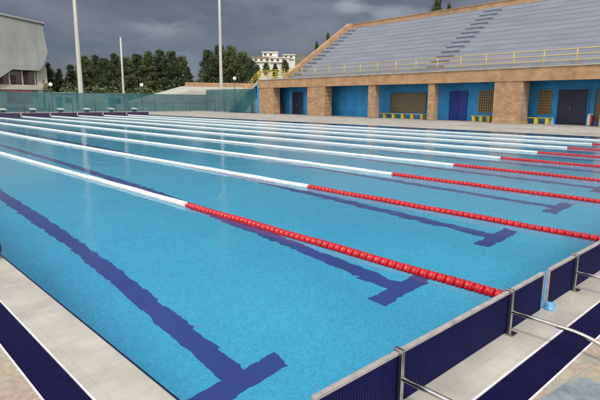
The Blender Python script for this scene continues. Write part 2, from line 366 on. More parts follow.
# ------------------------------------------------------------------ lane ropes
PITCH = .088
def float_prof(r):
    w_ = PITCH/2
    return [(.014,-w_*.98),(.018,-w_*.80),(r*.80,-w_*.76),(r*.97,-w_*.64),(r,-w_*.46),(r*.92,-w_*.26),(r*.66,-w_*.14),(r*.66,w_*.14),(r*.92,w_*.26),(r,w_*.46),(r*.97,w_*.64),(r*.80,w_*.76),(.018,w_*.80),(.014,w_*.98)]
def sway(y): return .035*math.sin(math.pi*y/12.5)*min(1, y/4)
RY = Matrix.Rotation(-math.pi/2, 4, 'X')
mb = MB(); mb.lathe(float_prof(.052), 14, RY); proto_r = mb.build('red_float', M['red'])
mb = MB(); mb.lathe(float_prof(.052), 14, RY); proto_w = mb.build('white_float', M['white'])
nred, nwhite = 57, 43
ystart = .14
ntot = int((Y1-.25-ystart)/PITCH)
mb = MB()
for i in range(nred+nwhite, ntot):
    mb.lathe([(q[0],q[1]) for q in float_prof(.052)[1:-1:1]], 8, Matrix.Translation((sway(ystart+i*PITCH), ystart+i*PITCH, 0))@RY)
run_mesh = mb.build('white_float_run', M['white'])
cb = MB(); cb.tube([(sway(i_*.5),i_*.5,0) for i_ in range(101)][:-1]+[(0,Y1-.02,0)], .008, 6); cable0 = cb.build('cable', M['cable'])
ordn = ['nearest', 'second', 'third', 'fourth', 'fifth', 'sixth', 'seventh', 'eighth', 'ninth, farthest']
for k in range(9):
    x = OFF+2.5*(k+1)
    r = empty('lane_rope', (x, 0, WZ+.012)); first = k == 0
    def use(o, y=None, dz=0, rot=0):
        c = o if (o.parent is None and o.users_collection and not o.get('used')) else o.copy()
        if c is not o: COL.objects.link(c)
        else: o['used'] = 1
        if 'used' in c.keys() and c is not o: del c['used']
        c.parent = r
        if y is not None: c.location = (sway(y), y, dz); c.rotation_euler = (random.uniform(-.09,.09), rot, random.uniform(-.09,.09))
        return c
    for i in range(nred): use(proto_r, ystart+i*PITCH, .004*math.sin(i*.35+k), i)
    for i in range(nred, nred+nwhite): use(proto_w, ystart+i*PITCH, .003*math.sin(i*.35+k), i)
    s_ = use(run_mesh); s_['kind'] = 'stuff'
    use(cable0)
    tag(r, f'{ordn[k]} lane rope counted from the camera, white floats with a red near end', 'lane rope', 'lane ropes floating on the pool')
for o in (proto_r, proto_w, run_mesh, cable0):
    if 'used' in o.keys(): del o['used']

# rope anchor cup in the gap between the first two pads
a = empty('rope_anchor', (OFF+2.5, -.06, 0))
q = MB(); q.lathe([(.0,.052),(.024,.051),(.030,.045),(.031,.012),(.038,.008),(.038,0)], 18); q.build('cup', M['cup'], a)
q = MB(); q.box((-.010,.040,.0),(.010,.052,.285)); q.box((-.010,.0,.0),(.010,.045,.010)); q.build('upright_strap', M['cup'], a, bevel=.002)
q = MB(); q.tube([(0,0,.03),(.045,-.02,.028)], .010, 10); q.build('hook', M['cup'], a)
tag(a, 'small light blue rope anchor with slim upright strap in the gap between two touch pads', 'anchor')

# ------------------------------------------------------------------ touch pads with steel arms
def touch_pad():
    t = empty('touch_pad'); W_, H = 2.4, .285
    p = MB(); p.box((.008,-.007,-.55),(W_-.008,.007,H-.012)); n = 118
    for i in range(n):
        x = .018+i*(W_-.036)/n
        p.box((x,-.0090,-.10),(x+.010,-.0070,H-.03))
        p.box((x,.0070,-.50),(x+.010,.0105,H-.03))
    p.build('panel', M['pad'], t)
    f = MB(); f.box((0,-.0135,H-.014),(W_,.0135,H+.006)); f.box((0,-.012,-.55),(.009,.012,H-.014)); f.box((W_-.009,-.012,-.55),(W_,.012,H-.014))
    f.build('rim', M['padrim'], t, bevel=.003)
    for bx in (.60, 1.83):
        b = empty('bracket', (bx, 0, 0)); b.parent = t
        q = MB(); q.box((-.013,-.036,.0),(.013,-.0145,H+.012)); q.box((-.013,-.036,H+.012),(.013,.020,H+.020)); q.box((-.010,.0142,H-.03),(.010,.020,H+.012))
        q.build('post', M['steel'], b, bevel=.002)
        q = MB(); q.box((-.045,-.075,-.001),(.03,-.012,.008)); q.build('foot_plate', M['steel'], b, bevel=.002)
        q = MB(); pts = [(0,-.036,.152),(0,-.2,.150),(0,-.36,.148)]
        for j in range(1, 9):
            an = j/8*R(60); pts.append((0, -.36-.42*math.sin(an), .148-.24*(1-math.cos(an))))
        pts.append((0, pts[-1][1]-.05, .0))
        q.tube(pts, .0135, 12); q.build('arm', M['steel'], b)
    return t
pad0 = touch_pad()
px_first = OFF+.05
for k in range(4):
    t = pad0 if k == 0 else copy_tree(pad0)
    t.location = (px_first+2.5*k, -.012-.0, 0)
    if k == 1:
        for ch in t.children:
            if ch.name.startswith('bracket'): ch.location.x -= .08
    tag(t, ['ribbed dark blue touch pad nearest the camera, its left end standing at the pool corner',
            'ribbed dark blue touch pad second from the camera, just past the light blue anchor cup',
            'third ribbed dark blue touch pad, standing past the right edge of the photo',
            'fourth ribbed dark blue touch pad, farthest along the short end'][k], 'touch pad', 'touch pads along the near end of the pool')
# far end pads and starting blocks
fp = empty('touch_pad'); q = MB(); q.box((0,-.012,-.5),(2.4,.012,.27)); q.build('panel', mat('far_pad_purple', (.028,.013,.045), .6, .3, 3), fp)
q = MB(); q.box((0,-.014,.27),(2.4,.014,.286)); q.build('rim', M['maroon'], fp)
sb = empty('starting_block')
q = MB(); q.box((-.22,-.30,0),(.22,.35,.10)); q.box((-.16,-.12,.10),(.16,.25,.55)); q.build('pedestal', M['teal'], sb, bevel=.01)
q = MB(); Mx = Matrix.Translation((0,0,.62))@Matrix.Rotation(R(9), 4, 'X'); q.box((-.27,-.35,-.03),(.27,.38,.03), Mx); q.build('platform', M['concrete'], sb, bevel=.01)
q = MB(); q.tube([(-.15,-.30,.16),(-.15,-.36,.30),(.15,-.36,.30),(.15,-.30,.16)], .014, 8); q.build('grab_bar', M['steel'], sb)
names = ['leftmost', 'second from left', 'third from left', 'fourth from left', 'fifth from left', 'sixth from left', 'seventh from left', 'eighth from left', 'ninth from left', 'rightmost']
vis = ['leftmost', 'second from left', 'third from left', 'fourth from left', 'fifth from left', 'rightmost']
for k in range(4, 10):
    t = fp if k == 4 else copy_tree(fp)
    t.location = (px_first+2.5*k, Y1-.02, 0)
    tag(t, f'low purple touch pad at the far pool end, {vis[k-4]} of six', 'touch pad', 'touch pads at the far end of the pool')
    t = sb if k == 4 else copy_tree(sb)
    t.location = (OFF+2.5*k+1.25, Y1+.75, -.002)
    tag(t, f'white topped starting block at the far pool end, {vis[k-4]} of six', 'starting block', 'starting blocks at the far end of the pool')

# dark bag on the coping at the left edge of the picture
bm = bmesh.new(); bmesh.ops.create_icosphere(bm, subdivisions=4, radius=1)
for v in bm.verts:
    p_ = v.co.copy(); s_ = lambda t_: math.copysign(abs(t_)**.75, t_)
    n_ = mnoise.noise(p_*2.2)*.10+mnoise.noise(p_*6)*.035
    v.co = Vector((s_(p_.x)*.095, s_(p_.y)*.17, s_(p_.z)*.115+.112))*(1+n_)
    if v.co.z < .003: v.co.z = .003
    if v.co.z > .17: v.co.x *= .6
me = bpy.data.meshes.new('bag_body')
bm.to_mesh(me); bm.free(); me.materials.append(M['dark'])
for p_ in me.polygons: p_.use_smooth = True
bag = empty('kit_bag', (.155, 4.16, -.001)); o = bpy.data.objects.new('bag_body', me); COL.objects.link(o); o.parent = bag
q = MB(); q.tube([(0,-.09,.19),(0,-.07,.25),(0,0,.275),(0,.07,.25),(0,.09,.19)], .008, 8); q.build('handle', M['dark'], bag)
tag(bag, 'dark grey kit bag standing on the pale coping at the left edge of the photo', 'bag')

# ------------------------------------------------------------------ the covered stand
dv = Vector((2.96, 38.56, 0)).normalized()
stand = empty('grandstand', (36.55, 9.67, 0), math.atan2(dv.y, dv.x)-math.pi/2)
# local frame: y runs along the facade (away from camera), x runs into the building
SA, SB = -14.0, 39.4; ZB, ZT = 3.08, 4.0; SE = 34.0
def part(name, mb, m, parent=None, **k): return mb.build(name, M[m] if isinstance(m, str) else m, parent or stand, **k)
q = MB(); q.box((-.05,SA,ZB),(.55,SB,ZT)); part('fascia', q, 'fascia')
q = MB(); q.box((-.12,SA-.1,ZT),(.62,SB+.1,ZT+.09)); part('fascia_cap', q, 'concrete')
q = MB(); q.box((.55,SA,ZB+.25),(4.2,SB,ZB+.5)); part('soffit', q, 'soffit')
# pillars: wide ones in stone, narrow ones round-cornered
for a_, b_ in ((36.3,39.3), (27.1,30.0), (5.5,7.75), (-3.0,.1)):
    q = MB(); q.box((0,a_,0),(1.0,b_,ZB)); part('pillar', q, 'orange')
for a_, b_ in ((20.05,20.95), (13.3,13.95), (-8.2,-7.3)):
    q = MB(); q.box((.05,a_,0),(.7,b_,ZB)); part('pillar', q, 'orange', bevel=.05)
DB = 2.3
q = MB(); q.box((DB,SA,0),(DB+.3,SB,ZB+.25)); part('back_wall', q, 'blue')
q = MB(); q.box((-.0,SB-.001,0),(4.2,SB+.3,ZB+.49)) ; part('end_wall', q, 'blue')
# recess furniture on the back wall; y from picture columns projected onto plane x=DB
import math as _m
def sy(px, depth=DB):
    d_ = fw+rt*((px-300)/FPX)-up*((115-200)/FPX); nrm = Vector((dv.y, -dv.x, 0)); P = Vector((36.55, 9.67, 0))+nrm*depth
    t_ = (P-CAM).dot(nrm)/d_.dot(nrm); return (CAM+d_*t_-Vector((36.55, 9.67, 0))).dot(dv)
def panel(name, pa, pb, z0, z1, m, th=.06, fr=None):
    a_, b_ = sorted((sy(pa), sy(pb)))
    q = MB(); q.box((DB-th,a_,z0),(DB-.003,b_,z1)); o = part(name, q, m)
    if fr:
        q = MB(); t_ = .07
        q.box((DB-th-.04,a_-t_,z0),(DB-.002,a_,z1+t_)); q.box((DB-th-.04,b_,z0),(DB-.002,b_+t_,z1+t_)); q.box((DB-th-.04,a_,z1),(DB-.002,b_,z1+t_))
        q.build('frame', M[fr], o)
    return o, a_, b_
def door(pa, pb, m, fr, z1=2.35):
    o, a_, b_ = panel('door', pa, pb, .02, z1, m, fr=fr)
    q = MB(); q.box((DB-.075,(a_+b_)/2-.01,.03),(DB-.055,(a_+b_)/2+.01,z1-.02)); q.build('door_gap', M['doordark'], o)
    q = MB(); q.tube([(DB-.12,(a_+b_)/2+.12,1.0),(DB-.12,(a_+b_)/2+.12,1.25)], .02, 8); q.build('handle', M['steel'], o)
    return o
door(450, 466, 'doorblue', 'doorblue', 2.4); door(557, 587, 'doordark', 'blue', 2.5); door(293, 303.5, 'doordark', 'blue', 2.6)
def lattice(pa, pb, z0=.75, z1=2.45):
    o, a_, b_ = panel('window', pa, pb, z0, z1, 'glassdark', th=.04)
    q = MB(); n = 6
    for i in range(n+1):
        y_ = a_+(b_-a_)*i/n; q.box((DB-.09,y_-.035,z0),(DB-.045,y_+.035,z1))
    for i in range(9):
        z_ = z0+(z1-z0)*i/8; q.box((DB-.10,a_-.035,z_-.03),(DB-.05,b_+.035,z_+.03))
    q.build('lattice_grille', M['lattice'], o)
lattice(478.5, 492); lattice(538, 550)
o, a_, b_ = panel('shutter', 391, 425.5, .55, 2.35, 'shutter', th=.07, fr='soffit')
q = MB()
for i in range(18): q.box((DB-.085,a_+.02,.56+i*.1),(DB-.068,b_-.02,.62+i*.1))
q.build('shutter_slats', M['shutter'], o)
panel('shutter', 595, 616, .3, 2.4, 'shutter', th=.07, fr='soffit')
panel('side_panel', 275, 277.5, .1, 2.6, 'doordark')
panel('side_panel', 375, 378, .1, 2.4, 'glassdark')
panel('poster', 279.5, 281.5, 1.9, 2.3, 'redcloth', th=.04)
# tiers
RUN, RISE, NR = .70, .458, 14
for i in range(NR):
    x0_, z0_ = .55+i*RUN, ZT-.12+i*RISE
    q = MB(); q.box((x0_,SA,z0_),(x0_+RUN-.001,SE-.35,z0_+RISE)); o = part('seating_row', q, 'riser')
    s_ = MB(); s_.box((x0_-.012,SA,z0_+RISE),(x0_+.36,SE-.35,z0_+RISE+.035)); s_.build('bench_slab', M['seat'], o)
ZTOP = ZT-.12+NR*RISE; XB = .55+NR*RUN
q = MB(); q.box((XB,SA,0),(XB+.35,SE,ZTOP+.62)); part('back_parapet', q, 'fascia')
q = MB(); q.box((XB-.05,SA,ZTOP+.62),(XB+.40,SE,ZTOP+.70)); part('parapet_cap', q, 'fascia')
# raking end wall
q = MB(); pr = [(.0,ZT+.09),(.0,ZT+.62),(.35,ZT+.70),(XB-.6,ZTOP+.70),(XB+.35,ZTOP+.70),(XB+.35,ZT+.09)]
n = len(pr); vs = [(a1,SE-.35,b1) for a1,b1 in pr]+[(a1,SE+.05,b1) for a1,b1 in pr]
q.add(vs, [tuple(range(n)), tuple(range(2*n-1, n-1, -1))]+[(i,n+i,n+(i+1)%n,(i+1)%n) for i in range(n)]); part('raking_wall', q, 'fascia')
# aisles: dark steps cut up the tiers (half rises)
for ya, yb in ((13.3,14.9), (SE-1.6,SE-.5), (-8.4,-7.2)):
    o = None
    q = MB()
    for i in range(NR):
        x0_, z0_ = .55+i*RUN, ZT-.12+i*RISE
        q.box((x0_-.36,ya,z0_+.01),(x0_+.02,yb,z0_+RISE*.5+.02)); 
    part('aisle_steps', q, 'aisle')
    q = MB()
    for i in range(NR):
        x0_, z0_ = .55+i*RUN, ZT-.12+i*RISE
        q.box((x0_-.06,ya+.1,z0_+RISE*.5+.02),(x0_+.37,yb+.25,z0_+RISE+.06))
    part('aisle_landings', q, 'riser')
# yellow railing along the front of the tiers and round the landing
def railing(pts, h=1.05, step=2.2, r=.03, rails=(1.0,.66,.33), name='railing', parent=None):
    g = empty(name); g.parent = parent or stand
    for a_, b_ in zip(pts[:-1], pts[1:]):
        a_, b_ = Vector(a_), Vector(b_); n = max(1, round((b_-a_).length/step))
        for i in range(n+1):
            p_ = a_+(b_-a_)*i/n; q = MB(); q.tube([p_, p_+Vector((0,0,h))], r, 6); q.build('post', M['yellow'], g)
        q = MB()
        for f_ in rails: q.tube([a_+Vector((0,0,h*f_)), b_+Vector((0,0,h*f_))], r*.8, 6)
        q.build('rails', M['yellow'], g)
    return g
railing([(.25,SA+.3,ZT+.09),(.25,SE-.5,ZT+.09)])
railing([(4.2,SB+.1,ZT+.09),(.15,SB+.1,ZT+.09)])
railing([(.15,SB-.1,ZT+.09),(.15,SE+.3,ZT+.09)], rails=(1.0,.75,.5,.25), step=1.8)
# landing and stair going down along the facade line beyond the end
q = MB(); q.box((.62,SE+.06,ZT-.05),(4.2,SB,ZT+.085)); part('landing', q, 'concrete')
NST = 22; st_y0 = SB+.35; run, ris = .30, ZT/NST
q = MB()
for i in range(NST): q.box((.3,st_y0+i*run,ZT-(i+1)*ris-.12),(2.1,st_y0+(i+1)*run+.02,ZT-i*ris-.02))
o = part('staircase', q, 'concrete')
q = MB(); y1_ = st_y0+NST*run
pr = [(st_y0,ZT+.05),(st_y0,ZT-.45),(y1_,-.0),(y1_+.5,.0),(y1_,.35)]
vs = [(.12,a1,b1) for a1,b1 in pr]+[(.28,a1,b1) for a1,b1 in pr]; n = len(pr)
q.add(vs, [tuple(range(n)), tuple(range(2*n-1, n-1, -1))]+[(i,n+i,n+(i+1)%n,(i+1)%n) for i in range(n)]); q.build('stringer', M['concrete'], o)
g_ = empty('stair_railing'); g_.parent = stand
q = MB()
for f_ in (.5,.8,1.08): q.tube([(.2,st_y0,ZT+f_),(.2,y1_,.05+f_)], .028, 6)
q.build('rails', M['yellow'], g_)
for i in range(6):
    t_ = i/5; q = MB(); b0 = Vector((.2, st_y0+(y1_-st_y0)*t_, ZT-(ZT-.05)*t_)); q.tube([b0, b0+Vector((0,0,1.08))], .028, 6); q.build('post', M['yellow'], g_)
# blue props under the stair
for yy in (SB+.9, SB+2.2):
    q = MB(); q.box((.5,yy,0),(.8,yy+.3,ZT-.9-(yy-SB)*.6)); part('stair_prop', q, mat('pale_blue_paint', (.10,.25,.40), .6))
tag(stand, 'long orange grandstand with grey seating tiers over blue recesses, right of the pool', 'grandstand')

SM = stand.matrix_basis.copy()
def on_stand(x, y, z=0):
    rz = stand.rotation_euler[2]; c_, s_ = math.cos(rz), math.sin(rz)
    return (36.55+x*c_-y*s_, 9.67+x*s_+y*c_, z)
# yellow benches under the stand
def bench(ya, yb, x, n, label):
    L_ = yb-ya; t = empty('bench', on_stand(x, ya), stand.rotation_euler[2])
    q = MB()
    for j in range(3): q.box((-.20+j*.14,0,.42),(-.08+j*.14,L_,.46))
    q.build('seat', M['yellow'], t)
    for i in range(n):
        y_ = .25+(L_-.5)*i/(n-1)
        q = MB(); q.box((-.18,y_-.13,0),(.18,y_+.13,.418)); q.build('leg', M['yellow'], t, bevel=.01)
    tag(t, label, 'bench', 'yellow benches under the grandstand')
def bys(pa, pb, x): return sorted((sy(pa, x), sy(pb, x)))
a_, b_ = bys(374.5, 425, 1.5); bench(a_, b_, 1.5, 6, 'longest yellow bench, on six legs before the brown shutter')
a_, b_ = bys(472, 492.5, 1.5); bench(a_, b_, 1.5, 3, 'short yellow bench between the bright blue door and the broad orange pillar')
a_, b_ = bys(523, 552, 1.2); bench(a_, b_, 1.2, 3, 'yellow bench right of the broad orange pillar, left of the dark doorway')
# small things on the stand's floor
def item(name, px, x, label, cat, parts):
    t = empty(name, on_stand(x, sy(px, x))); tag(t, label, cat)
    for nm, m_, prof in parts:
        q = MB(); q.lathe(prof, 14); q.build(nm, m_, t)
WH, RD = M['white_paint'], M['redcloth']
item('fire_extinguisher', 592, 1.6, 'small red extinguisher standing right of the dark doorway under the stand', 'extinguisher',
     [('cylinder', M['red'], [(0,0),(.12,0),(.13,.03),(.13,.58),(.10,.66),(.03,.70)]), ('valve', WH, [(.03,.70),(.04,.74),(.07,.80),(0,.82)])])
item('bollard', 589.5, 1.5, 'short white post right of the dark doorway, beside the red extinguisher', 'post',
     [('column', WH, [(0,0),(.14,0),(.12,.06),(.11,.75),(.06,.82),(0,.83)])])
item('traffic_cone', 552.8, .7, 'pale blue cone standing at the end of the yellow bench', 'cone',
     [('cone_body', mat('faded_blue', (.10,.24,.36), .6), [(.24,0),(.24,.05),(.15,.06),(.05,.52),(0,.53)])])
item('water_drum', 281, 1.7, 'red drum standing in the leftmost recess of the stand', 'drum',
     [('drum_body', M['redcloth'], [(0,0),(.28,0),(.30,.04),(.28,.3),(.30,.5),(.28,.9),(.25,1.2),(0,1.22)])])
item('roof_post', 290.8, 1.6, 'slim pale blue downpipe in the leftmost recess of the stand', 'pipe',
     [('pipe', mat('pipe_blue', (.16,.34,.5), .5), [(0,0),(.07,0),(.07,3.0),(0,3.0)])])

# ------------------------------------------------------------------ teal wind screen behind the far end
def screen(P, Q, h, label, step=2.6):
    P, Q = Vector(P), Vector(Q); t = empty('wind_screen', P); d_ = Q-P; n = max(1, round(d_.length/step))
    for i in range(n+1):
        p_ = d_*i/n; q = MB(); q.tube([p_, p_+Vector((0,0,h+.04))], .035, 6); q.build('post', M['teal'], t)
    nn = d_.normalized().cross(Vector((0,0,1)))*.006
    q = MB(); a1, b1 = Vector((0,0,.08)), d_+Vector((0,0,.08)); hz = Vector((0,0,h-.08))
    q.add([a1-nn,b1-nn,b1-nn+hz,a1-nn+hz,a1+nn,b1+nn,b1+nn+hz,a1+nn+hz], [(0,1,2,3),(7,6,5,4),(0,4,5,1),(3,2,6,7),(0,3,7,4),(1,5,6,2)])
    q.build('mesh_panel', M['screen'], t)
    q = MB(); q.tube([Vector((0,0,h)), d_+Vector((0,0,h))], .025, 6); q.tube([Vector((0,0,h*.5)), d_+Vector((0,0,h*.5))], .02, 6); q.build('rails', M['teal'], t)
    tag(t, label, 'fence', 'teal wind screens round the far end')
pc = at(258, 112, 62)
E1 = on_stand(-.1, SB+.5); E2 = on_stand(-.1, SB+13)
screen(E1, (E2[0],E2[1],0), 3.0, 'tall teal see-through wind screen next to the grandstand stair')
screen((E2[0],E2[1],0), (14, 62.5, 0), 2.3, 'long teal wind screen behind the far deck, between stair and starting blocks')
screen((14, 62.5, 0), (-14, 60.5, 0), 1.65, 'teal wind screen behind the starting blocks at the left edge')

# low walls and terrace behind the screen
def wallthing(name, pa, pb, D1, D2, z0, h, th, m, label, cat='wall'):
    A, B = at(pa, 105, D1), at(pb, 105, D2); A.z = B.z = 0
    d_ = B-A; t = MB(); L_ = d_.length; ang = math.atan2(d_.y, d_.x)
    t.box((0,0,z0),(L_,th,h)); o = t.build(name, M[m], None); o.location = A; o.rotation_euler = (0,0,ang)
    tag(o, label, cat); return o
# sloping concrete bank (terrace) right of centre
A, B = at(128, 100, 82), at(262, 100, 86); A.z = B.z = 0
t = MB(); back_ = (B-A).cross(Vector((0,0,1))).normalized()*-9; L_ = B-A
pa_, pb_ = A+L_*.0, A+L_*.48
t.add([A, B, B+Vector((0,0,3.0)), A+L_*.45+Vector((0,0,3.0)), A+L_*.12+Vector((0,0,1.3)), A+Vector((0,0,.9)),
       A+back_, B+back_, B+back_+Vector((0,0,3.9)), A+L_*.45+back_+Vector((0,0,3.9)), A+L_*.12+back_+Vector((0,0,1.9)), A+back_+Vector((0,0,1.2))],
      [(0,1,2,3,4,5),(6,11,10,9,8,7),(2,8,9,3),(3,9,10,4),(4,10,11,5),(0,5,11,6),(1,7,8,2)])
tag(t.build('concrete_terrace', M['concrete']), 'pale sloping concrete terrace behind the teal screen, below the pine trees', 'terrace')
wallthing('parapet_wall', 186, 262, 93, 95, 0, 4.6, .4, 'fascia', 'low orange-brown parapet wall along the top of the pale terrace')
wallthing('boundary_wall', 46, 128, 88, 84, 0, 2.5, .4, 'concrete', 'long pale boundary wall between the sports hall and the terrace')
wallthing('banner', 8, 33, 74, 74, 1.0, 2.55, .06, 'redcloth', 'dark red banner panel under the sports hall, behind the teal screen', 'banner')
wallthing('banner', -14, 7.5, 74.2, 74, 1.0, 2.3, .06, 'concrete', 'grey banner panel left of the dark red one', 'banner')
# pale boxes (kiosks) behind the screen
def kiosk(px, D, w_, h_, label):
    p_ = at(px, 105, D); t = empty('kiosk', (p_.x,p_.y,-.06), -yaw); q = MB(); q.box((-w_/2,-1,0),(w_/2,1,h_-.12)); q.build('walls', M['concrete'], t)
    q = MB(); q.box((-w_/2-.15,-1.2,h_-.12),(w_/2+.15,1.2,h_)); q.build('roof', M['concrete'], t)
    q = MB(); q.box((-w_*.3,-1.04,.1),(-w_*.3+.85,-.999,1.95)); q.build('door', M['teal'], t)
    q = MB(); q.box((w_*.08,-1.04,1.1),(w_*.35,-.999,1.8)); q.build('window', M['glassdark'], t)
    tag(t, label, 'kiosk')
kiosk(67, 80, 3.4, 2.55, 'pale kiosk behind the teal screen, left of the tallest floodlight mast')
kiosk(117, 80, 2.6, 2.5, 'small pale kiosk behind the teal screen beside the thinner mast')

# ------------------------------------------------------------------ sports hall at the left
HD = 105.0
hall = empty('sports_hall')
def hp(px, py, D=HD):
    p_ = at(px, py, D); return p_
# lay the front out in a vertical plane square to the view at the left edge
h0 = at(20, 95, HD); h0.z = 0
hx = Vector((math.cos(-yaw+R(31)), math.sin(-yaw+R(31)), 0)); hn = Vector((-hx.y, hx.x, 0))   # along the front, and into the depth
def hl(px, py):
    d_ = fw+rt*((px-300)/FPX)-up*((py-200)/FPX); t_ = (h0-CAM).dot(hn)/d_.dot(hn); P = CAM+d_*t_; return ((P-h0).dot(hx), P.z)
hall.location = h0; hall.rotation_euler = (0,0,math.atan2(hx.y, hx.x))
def extr(poly, y0, y1):
    n = len(poly); q = MB(); vs = [(a1,y0,b1) for a1,b1 in poly]+[(a1,y1,b1) for a1,b1 in poly]
    q.add(vs, [tuple(range(n)), tuple(range(2*n-1, n-1, -1))]+[(i,n+i,n+(i+1)%n,(i+1)%n) for i in range(n)]); return q
xl = -16
body = [hl(41,26), hl(43,38), hl(46.3,53), hl(44,61), hl(41.6,66.5), hl(38.5,71.3), hl(12,70), hl(0,78)]
zb_ = body[-1][1]; body += [(xl, zb_-3.2), (xl, hl(0,17)[1]+(hl(0,17)[0]-xl)*.16)]
extr(body, -2.5, 26).build('upper_wall', M['hall'], hall)
rf = [(xl-.3, body[-1][1]+.02), (hl(41,26)[0]+.3, hl(41,26)[1]+.02), (hl(41,26)[0]+.3, hl(41,26)[1]+.32), (xl-.3, body[-1][1]+.32)]
extr(rf, -2.8, 26.3).build('roof', M['hall'], hall)
zs, zw = hl(20,88)[1], hl(20,70)[1]+1.5
xr = hl(41.3,80)[0]
q = MB(); q.box((xl,-.2,0),(xr,24,zs-.3)); q.build('lower_wall', M['concrete'], hall)
q = MB(); q.box((xl,-1.2,zs-.3),(xr+.5,-.2,zs+.55)); q.build('sill_band', M['concrete'], hall)
q = MB(); q.box((xl,.6,zs),(xr-.7,24,zw-.2)); q.build('glazing', M['glassdark'], hall)
nw = 9
for i in range(nw+1):
    xx = xr-1.0-i*2.0
    q = MB(); q.box((xx-.12,-.1,zs+.56),(xx+.12,.3,zw)); q.build('mullion', M['white_paint'], hall)
    if i < nw: q = MB(); q.box((xx-1.9,.45,zs+.56),(xx-1.0,.58,zs+.56+(1.6 if i%2 else 2.4))); q.build('curtain', M['maroon'], hall)
q = MB(); q.box((xr-.8,-1.0,0),(xr+.9,3,hl(41,68)[1])); q.build('corner_pier', M['concrete'], hall)
tag(hall, 'grey slab-sided sports hall with overhanging upper wall and window band at the far left', 'sports hall', )

# ------------------------------------------------------------------ masts and globe lamps
def mast(px, py_top, D, r0_, r1_, label, lamps=True, pyb=100):
    b_ = at(px, pyb, D); t = empty('floodlight_mast', (b_.x,b_.y,-.06)); H = at(px-.5, py_top, D).z
    q = MB(); q.lathe([(r0_,0),(r0_*.93,H*.2),(r1_+(r0_-r1_)*.5,H*.5),(r1_,H),(0,H)], 16); q.build('pole', M['polepaint'], t)
    q = MB(); q.lathe([(0,0),(r0_*1.9,0),(r0_*1.9,.12),(r0_,.16)], 12); q.build('base_plate', M['concrete'], t)
    if lamps:
        q = MB(); q.box((-1.6,-.1,H-.2),(1.6,.1,H)); q.build('crossbar', M['polepaint'], t)
        for i in range(4):
            q = MB(); q.box((-1.5+i*.85,-.35,H),(-.95+i*.85,.1,H+.5)); q.build('floodlight', M['steel'], t)
    tag(t, label, 'mast', 'floodlight masts behind the pool'); return t
M['polepaint'] = mat('pale_galvanised', (.42,.41,.39), .6, .1, 1)
mast(81.5, -60, 78, .34, .15, 'tallest and thickest pale mast, between the sports hall and the thin mast')
mast(124, 37, 82, .17, .11, 'short thin pale mast left of the middle mast, its top below the clouds', lamps=False)
mast(221.5, -60, 80, .26, .14, 'pale mast in front of the right-hand tree clump, left of the grandstand')
def globe(px, py, D, label):
    p_ = at(px, py, D); t = empty('globe_lamp', (p_.x,p_.y,-.06)); q = MB(); q.lathe([(0,0),(.10,0),(.06,.2),(.045,p_.z-.2),(.09,p_.z-.15)], 8); q.build('pole', M['teal'], t)
    q = MB(); q.lathe([(.25*math.sin(a*math.pi/10), p_.z+.06-.25*math.cos(a*math.pi/10)) for a in range(11)], 14); q.build('globe', M['globe'], t)
    tag(t, label, 'lamp', 'white globe lamps along the far side')
globe(50.5, 84.5, 76, 'white globe lamp at the right end of the sports hall')
globe(141.5, 85, 76, 'white globe lamp right of the thin mast, before dark pines')
globe(234.5, 78.5, 76, 'white globe lamp right of the middle mast, near the yellow stair railing')

# ------------------------------------------------------------------ trees
def tree_mesh(seed, H, Rr, low, m, conic=.5, nc=78, per=230, leaf=.17):
    rnd = random.Random(seed); tr = MB(); lf = MB()
    tr.tube([(0,0,0),(rnd.uniform(-.1,.1),0,H*.3),(rnd.uniform(-.3,.3),rnd.uniform(-.2,.2),H*.65),(0,0,H*.93)], [H*.022,H*.018,H*.011,.03], 8)
    for i in range(nc):
        t_ = low+(1-low)*((i+.5)/nc)**.9
        env = Rr*(math.sin(min(1, (t_-low)/(1-low)*1.9+.35)*math.pi/2))*(1-conic*((t_-low)/(1-low))**1.5)*rnd.uniform(.4,1.2)
        if t_ > .9: env *= .55
        an = rnd.uniform(0, 2*math.pi); rr = env*rnd.uniform(.35,1)
        c_ = Vector((math.cos(an)*rr, math.sin(an)*rr, H*t_+rnd.uniform(-.4,.4)))
        tr.tube([(0,0,max(.4,c_.z-rr*.5)), c_*.98], [H*.006,.02], 4, caps=False)
        cs = Rr*rnd.uniform(.13,.36)*(1.15-.45*t_)
        for j in range(per):
            v = Vector((rnd.gauss(0,1), rnd.gauss(0,1), rnd.gauss(0,.7)))*cs*.5
            p_ = c_+v; a1 = Vector((rnd.gauss(0,1),rnd.gauss(0,1),rnd.gauss(0,1))).normalized(); b1 = a1.cross(Vector((rnd.gauss(0,1),rnd.gauss(0,1),rnd.gauss(0,1)))).normalized()
            s_ = leaf*rnd.uniform(.6,1.3)
            lf.add([p_-a1*s_, p_+b1*s_*.36, p_+a1*s_, p_-b1*s_*.36], [(0,1,2,3)])
    return tr, lf
protos = []
for i, (sd_, H, Rr, low, m_, con) in enumerate([(1,10,3.1,.12,'leafdark',.75),(2,10,2.8,.10,'leafdark',.88),(3,10,3.3,.15,'leafolive',.6),(4,10,2.6,.08,'leafdark',.95),(5,10,3.2,.12,'leafolive',.8)]):
    tr, lf = tree_mesh(sd_, H, Rr, low, M[m_], con)
    root = empty('pine_tree'); tr.build('trunk', M['bark'], root); lf.build('crown', M[m_], root); protos.append([root, False])
def tree(px, py_top, D, kind, label, wide=1.0, group='dark trees behind the pool'):
    rec = protos[kind]; o = rec[0] if not rec[1] else copy_tree(rec[0]); rec[1] = True
    p_ = at(px, py_top, D); s_ = (p_.z+.06)/10*1.0
    o.location = (p_.x,p_.y,-.06); o.scale = (s_*wide,s_*wide,s_); o.rotation_euler = (0,0,random.uniform(0,6.28)); tag(o, label, 'tree', group)
